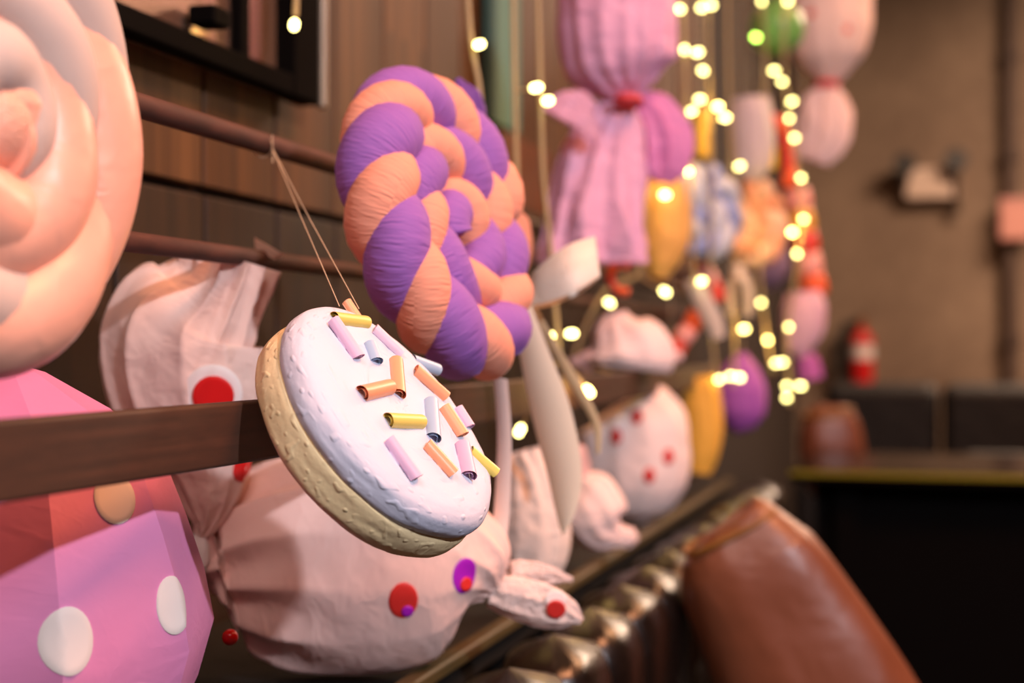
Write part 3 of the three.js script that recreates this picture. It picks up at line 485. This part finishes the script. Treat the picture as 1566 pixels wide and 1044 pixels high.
// ---------------------------------------------------------------- fairy lights
{
  const wire = M(0xb49e74, 0.55, { transmission: 0.1 }), glow = new THREE.MeshStandardMaterial({ color: 0xfff0b0, roughness: 0.4, emissive: new THREE.Color(1.0, 0.86, 0.30), emissiveIntensity: 12 });
  const greenGlow = new THREE.MeshStandardMaterial({ color: 0xd0ff90, roughness: 0.4, emissive: new THREE.Color(0.55, 1.0, 0.12), emissiveIntensity: 14 });
  const sets = [
    ['fairy light string dropping behind the purple lollipop', 0.50, [[712, -60], [720, 60], [734, 150], [729, 240], [745, 320], [760, 420]], [[733, 68], [768, 305]]],
    ['fairy light string hanging in front of the teal board', 0.48, [[784, -60], [786, 100], [790, 260], [796, 400], [815, 480], [842, 560]], [[820, 134], [840, 515]]],
    ['fairy light string touching the left frill of the organza candy', 0.465, [[820, -60], [826, 120], [830, 260], [842, 380], [850, 480], [856, 545]], [[838, 154], [874, 510], [900, 598], [795, 658]]],
    ['fairy light string looping under the organza candy', 0.45, [[1000, -60], [990, 200], [984, 340], [975, 420], [930, 440], [895, 500], [872, 560]], [[932, 463], [952, 402], [1017, 298], [976, 268], [1017, 446], [932, 590], [948, 575]]],
    ['fairy light string along the edge of the organza candy', 0.42, [[1040, -60], [1046, 60], [1052, 180], [1058, 320], [1062, 440]], [[1040, 14], [1047, 76], [1067, 80], [1052, 262], [1073, 430], [1044, 182], [1058, 170]]],
    ['fairy light string between the organza candy and the pale lilac candy', 0.405, [[1082, -60], [1084, 100], [1088, 300], [1086, 460], [1096, 590]], [[1088, 8], [1073, 12], [1075, 108], [1070, 152], [1098, 163], [1109, 180], [1089, 510], [1100, 580]]],
    ['fairy light string passing in front of the peach lollipop', 0.39, [[1112, -60], [1114, 120], [1120, 300], [1124, 480], [1122, 590]], [[1131, 254], [1117, 346], [1138, 503], [1117, 575], [1131, 577]]],
    ['fairy light string beside the green ball with one green bulb', 0.345, [[1160, -60], [1170, 90], [1166, 200], [1160, 380], [1168, 480], [1182, 570]], [[1164, 158], [1184, 108], [1164, 463], [1174, 520], [1187, 555], [1165, 2], [1156, 57, 1]]],
    ['fairy light string with the most bulbs, at the far end', 0.30, [[1202, -60], [1200, 120], [1212, 220], [1226, 300], [1220, 400], [1205, 500], [1208, 620]], [[1205, 2], [1196, 125], [1211, 155], [1207, 181], [1215, 211], [1225, 272], [1229, 335], [1212, 355], [1219, 388], [1206, 500], [1197, 554], [1203, 590], [1224, 590], [1203, 608]]],
    ['fairy light string hanging before the framed mirror', 0.66, [[456, -60], [455, -30], [453, 0], [452, 24]], [[450, 38]]],
  ];
  for (const [label, d, line, bulbs] of sets) {
    const t = thing('fairy_light_string', label, 'fairy lights'), Z = depthAt(line[1][0], 300, d), pts = line.map(p => at(p[0], p[1], Z));
    pts.unshift(V(pts[0].x, CEIL, pts[0].z));
    const curve = new THREE.CatmullRomCurve3(pts.slice(1)), dense = [pts[0], ...curve.getPoints(40)];
    part('wire', tube(dense, 0.0032, 8), wire, t);
    const near = curve.getPoints(120);
    for (const [x, y, g] of bulbs) {
      const p = at(x, y, Z - 0.012); let best = near[0]; for (const q of near) if (q.distanceTo(p) < best.distanceTo(p)) best = q;
      const dir = p.clone().sub(best).normalize(); if (!isFinite(dir.x) || dir.lengthSq() < 0.5) dir.set(0, -1, 0);
      const ge = new THREE.CapsuleGeometry(0.0044, 0.006, 4, 12); const b = part('bulb', ge, g ? greenGlow : glow, t); b.position.copy(p); b.quaternion.setFromUnitVectors(V(0, 1, 0), dir);
      part('lead', tube([best, p.clone().addScaledVector(dir, -0.006)], 0.0016, 6), wire, t);
      b.castShadow = false;
    }
    const mid = bulbs[Math.floor(bulbs.length / 2)], pl = new THREE.PointLight(0xffcc70, 0.003 * bulbs.length, 0, 2); pl.position.copy(at(mid[0], mid[1], Z - 0.03)); pl.castShadow = true; pl.shadow.radius = 0.5; scene.add(pl);
  }
}

// ---------------------------------------------------------------- banquette with upright padded channels
{
  const t = thing('banquette', 'dark glossy leather banquette with upright padded channels under the candies', 'bench');
  const lea = M(0x140c09, 0.3, { clearcoat: 0.3, clearcoatRoughness: 0.25, bumpMap: rep(T.leather, 4, 4), bumpScale: 0.006 });
  const TOP = -0.285, z0 = -0.35, cw = 0.15, cnt = 18;
  part('ledge', box(0.30, 0.03, cnt * cw + 0.02, -(WALL - 0.012) + 0.15, TOP - 0.02, z0 - cnt * cw / 2, 0.004), M(0x0e0907, 0.6), t, 'dark ledge behind the padding');
  part('trim', box(0.018, 0.014, cnt * cw, -0.424, TOP + 0.0, z0 - cnt * cw / 2, 0.004), M(0x463a1a, 0.55), t, 'olive gold trim strip');
  for (let i = 0; i < cnt; i++) {
    const z = z0 - (i + 0.5) * cw;
    const g = surf((u, v) => {
      const a = u * 2 * Math.PI, cap = v > 0.86 ? Math.sqrt(Math.max(0, 1 - ((v - 0.86) / 0.14) ** 2)) : 1, sx = 0.055 * (0.25 + 0.75 * cap), sz = cw / 2 * (0.35 + 0.65 * cap), q = 2 / 2.6;
      const c = Math.sign(Math.cos(a)) * Math.abs(Math.cos(a)) ** q, s = Math.sign(Math.sin(a)) * Math.abs(Math.sin(a)) ** q, w = 1 + 0.08 * (fbm(u * 6, v * 5 + i, 6, 3, 400 + i) - 0.5), e = v >= 0.999 ? 0.02 : 1;
      const p = V(-0.352 + c * sx * w * e, TOP - 0.45 + v * 0.46, z + s * sz * w * e); p.u = u * 0.4 + i * 0.37; p.v = v * 0.46; return p;
    }, 32, 30, true);
    part('channel', g, lea, t);
  }
  part('seat', box(0.62, 0.14, cnt * cw, -0.02, -0.80, z0 - cnt * cw / 2, 0.05, 4), lea, t);
  part('plinth', box(1.0, 0.28, cnt * cw, -0.23, FLOOR + 0.142, z0 - cnt * cw / 2, 0.01), mDark, t);
  part('back_board', box(0.28, 0.6, cnt * cw, -WALL + 0.155, TOP - 0.345, z0 - cnt * cw / 2, 0.01), mDark, t);
}
// ---------------------------------------------------------------- leather cushions
{
  const lea = M(0x74412a, 0.42, { bumpMap: rep(T.leather, 3, 3), bumpScale: 0.006, clearcoat: 0.25, clearcoatRoughness: 0.35 }), must = M(0x7a4e18, 0.5);
  const mk = (label, Z, rows, s) => {
    const t = thing('leather_cushion', label, 'cushion');
    part('cover', cloth(rows, Z, { n: 5, s, flat: 0.62, nu: 64, sub: 9, wave: 0.06, pow: 2.6 }), lea, t);
    const k = rows.findIndex(r => r[2] > 0 && rows.indexOf(r) >= 2), r = rows[2], q = rows[3], dx = q[0] - r[0], dy = q[1] - r[1], L = Math.hypot(dx, dy), nx = -dy / L, ny = dx / L, loop = [];
    const ax = at(q[0], q[1], Z).sub(at(r[0], r[1], Z)).normalize(), e1 = RIGHT.clone().addScaledVector(ax, -RIGHT.dot(ax)).normalize(), e2 = V().crossVectors(e1, ax).normalize(), R = r[2] * Z / F * 1.0;
    for (let i = 0; i <= 48; i++) { const a = i / 48 * 2 * Math.PI; let c = Math.cos(a), s2 = Math.sin(a); const w = Math.pow(Math.abs(c) ** 2.6 + Math.abs(s2) ** 2.6, -1 / 2.6); loop.push(at(r[0], r[1], Z).addScaledVector(e1, c * w * R).addScaledVector(e2, s2 * w * R * 0.62)); }
    part('piping', tube(loop, 0.0045 * Z / 1.8, 8), must, t, 'mustard piping');
  };
  mk('large brown leather cushion with mustard piping leaning on the banquette seat', 1.75, [[1106, 800, 1, 0.02], [1108, 803, 50, 0.02], [1116, 812, 76, 0.03], [1140, 860, 108, 0.03], [1188, 950, 126, 0.02], [1240, 1050, 142, 0.02], [1290, 1160, 155, 0.02], [1330, 1280, 155, 0.02], [1352, 1350, 110, 0.03], [1356, 1362, 10, 0.03]], 71);
  mk('small reddish brown leather cushion beyond the glossy black table', 3.95, [[1262, 618, 1, 0.02], [1262, 622, 22, 0.02], [1264, 632, 36, 0.02], [1268, 655, 46, 0.02], [1272, 690, 50, 0.02], [1275, 730, 48, 0.02], [1276, 760, 30, 0.02], [1276, 764, 4, 0.02]], 72);
}
// ---------------------------------------------------------------- glossy table and dark seating behind
{
  const gloss = M(0x050404, 0.2, { specularIntensity: 0.5 });
  const t = thing('black_table', 'long glossy black high table with a brass edge across the room', 'table');
  part('table_top', box(2.6, 0.03, 0.62, 0.98, -0.293, -3.62, 0.005), gloss, t);
  part('edge_strip', box(2.6, 0.012, 0.008, 0.98, -0.286, -3.306, 0.002), M(0x8a8022, 0.35, { metalness: 0.4 }), t, 'brass edge strip');
  part('front_panel', box(2.5, 0.5, 0.03, 0.98, -0.56, -3.42, 0.004), mDark, t);
  for (const [x, z] of [[-0.2, -3.4], [2.2, -3.4], [-0.2, -3.85], [2.2, -3.85]]) part('leg', box(0.05, 0.84, 0.05, x, -0.728, z, 0.004), mDark, t);
  const blk = M(0x060404, 0.6, { bumpMap: rep(T.leather, 2, 2), bumpScale: 0.006 });
  const sofa = (label, x, z, w, top, n) => {
    const s = thing('booth_sofa', label, 'sofa');
    part('base', box(w, 0.32, 0.75, x, FLOOR + 0.16, z, 0.02), mDark, s);
    for (let i = 0; i < n; i++) { const cx = x - w / 2 + (i + 0.5) * w / n; part('seat_cushion', box(w / n - 0.01, 0.14, 0.6, cx, FLOOR + 0.39, z - 0.06, 0.05, 4), blk, s); part('back_cushion', box(w / n - 0.01, top - FLOOR - 0.42, 0.16, cx, (top + FLOOR + 0.42) / 2, z + 0.29, 0.05, 4), blk, s); }
    part('armrest', box(0.12, 0.62, 0.75, x - w / 2 - 0.065, FLOOR + 0.31, z, 0.04, 3), blk, s); part('armrest', box(0.12, 0.62, 0.75, x + w / 2 + 0.065, FLOOR + 0.31, z, 0.04, 3), blk, s);
  };
  sofa('taller black booth sofa standing below the fire extinguisher', 0.02, -6.2, 0.9, -0.14, 2);
  sofa('lower black booth sofa standing beside the taller one', 1.47, -6.0, 1.4, -0.19, 3);
  sofa('black booth sofa set with its back to the glossy table', 1.0, -4.6, 1.9, -0.30, 4);
}
// ---------------------------------------------------------------- things on the far wall
{
  const zw = -8.2, hit = (x, y, off = 0) => { const r = ray(x, y); return r.multiplyScalar((zw + off) / r.z); };
  const t = thing('fire_extinguisher', 'red fire extinguisher with a white label hung on the concrete wall', 'extinguisher');
  const a = hit(1318, 588, 0.1), b = hit(1318, 505, 0.1), h = b.y - a.y, R = 0.062;
  const body = new THREE.LatheGeometry([[0, 0], [R * 0.9, 0], [R, 0.015], [R, h * 0.8], [R * 0.85, h * 0.9], [R * 0.35, h], [R * 0.3, h + 0.02], [0, h + 0.02]].map(p => new THREE.Vector2(...p)), 32); body.translate(a.x, a.y, a.z); part('cylinder', body, M(0xb81414, 0.35), t);
  const lb = new THREE.CylinderGeometry(R * 1.01, R * 1.01, h * 0.24, 32, 1, true); lb.translate(a.x, a.y + h * 0.60, a.z); part('label_band', lb, M(0xcfc8c4, 0.6), t, 'white label');
  part('valve', box(0.04, 0.05, 0.05, a.x, a.y + h + 0.04, a.z, 0.008), M(0x8a4a18, 0.5), t); part('handle', box(0.03, 0.014, 0.11, a.x, a.y + h + 0.075, a.z + 0.02, 0.005), M(0x15120f, 0.5), t);
  const hs = hit(1284, 560, 0.1); part('hose', tube([V(a.x, a.y + h + 0.04, a.z), V(a.x - 0.09, a.y + h + 0.02, a.z), V(hs.x, hs.y + 0.1, a.z), V(hs.x, a.y + 0.05, a.z)], 0.022, 12, 8), M(0x0d0b0a, 0.6), t, 'black hose');
  part('wall_hook', box(0.04, 0.12, 0.05, a.x, a.y + h * 0.8, zw + 0.02, 0.004), M(0x2a2a2a, 0.5), t);
  const e = thing('emergency_light', 'pale wall box with two dark lamp heads on the concrete wall', 'emergency light'), c = hit(1426, 281, 0.05);
  part('box', box(0.29, 0.17, 0.09, c.x, c.y, zw + 0.05, 0.012), M(0xc0a898, 0.6), e);
  for (const [x, y, low] of [[1384, 254, 300], [1462, 248, 326]]) { const p = hit(x, y, 0.12), q = hit(x, low, 0.06); const g = new THREE.CylinderGeometry(0.062, 0.045, 0.09, 24); g.rotateX(Math.PI / 2.3); g.translate(p.x, p.y, p.z); part('lamp_head', g, M(0x1a1411, 0.5), e); part('bracket', tube([p, V(p.x, q.y, q.z)], 0.02, 10), M(0x3a2a22, 0.6), e); part('bracket_arm', box(Math.abs(p.x - c.x), 0.025, 0.03, (p.x + c.x) / 2, c.y, zw + 0.04, 0.004), M(0x3a2a22, 0.6), e); }
  const s = thing('pink_wall_box', 'small pink box on the pipe of the concrete wall', 'box'), k = hit(1552, 338, 0.1);
  part('body', box(0.16, 0.21, 0.1, k.x, k.y, zw + 0.11, 0.01), M(0xc08478, 0.6), s); part('lid', box(0.165, 0.03, 0.105, k.x, k.y + 0.105, zw + 0.11, 0.006), M(0xb07a72, 0.6), s);
  const p = thing('wall_pipe', 'brown upright pipe running up the concrete wall', 'pipe'), px = hit(1546, 300, 0.04);
  const pg = new THREE.CylinderGeometry(0.045, 0.045, CEIL - FLOOR - 0.01, 20); pg.translate(px.x, (CEIL + FLOOR) / 2, zw + 0.05); part('tube', pg, M(0x4c3a30, 0.7), p);
  for (const y of [90, 240, 520]) { const f = hit(1546, y); const g = new THREE.CylinderGeometry(0.054, 0.054, 0.06, 20); g.translate(px.x, f.y, zw + 0.056); part('pipe_clamp', g, M(0x43322a, 0.7), p); }
}
renderer.render(scene, camera);
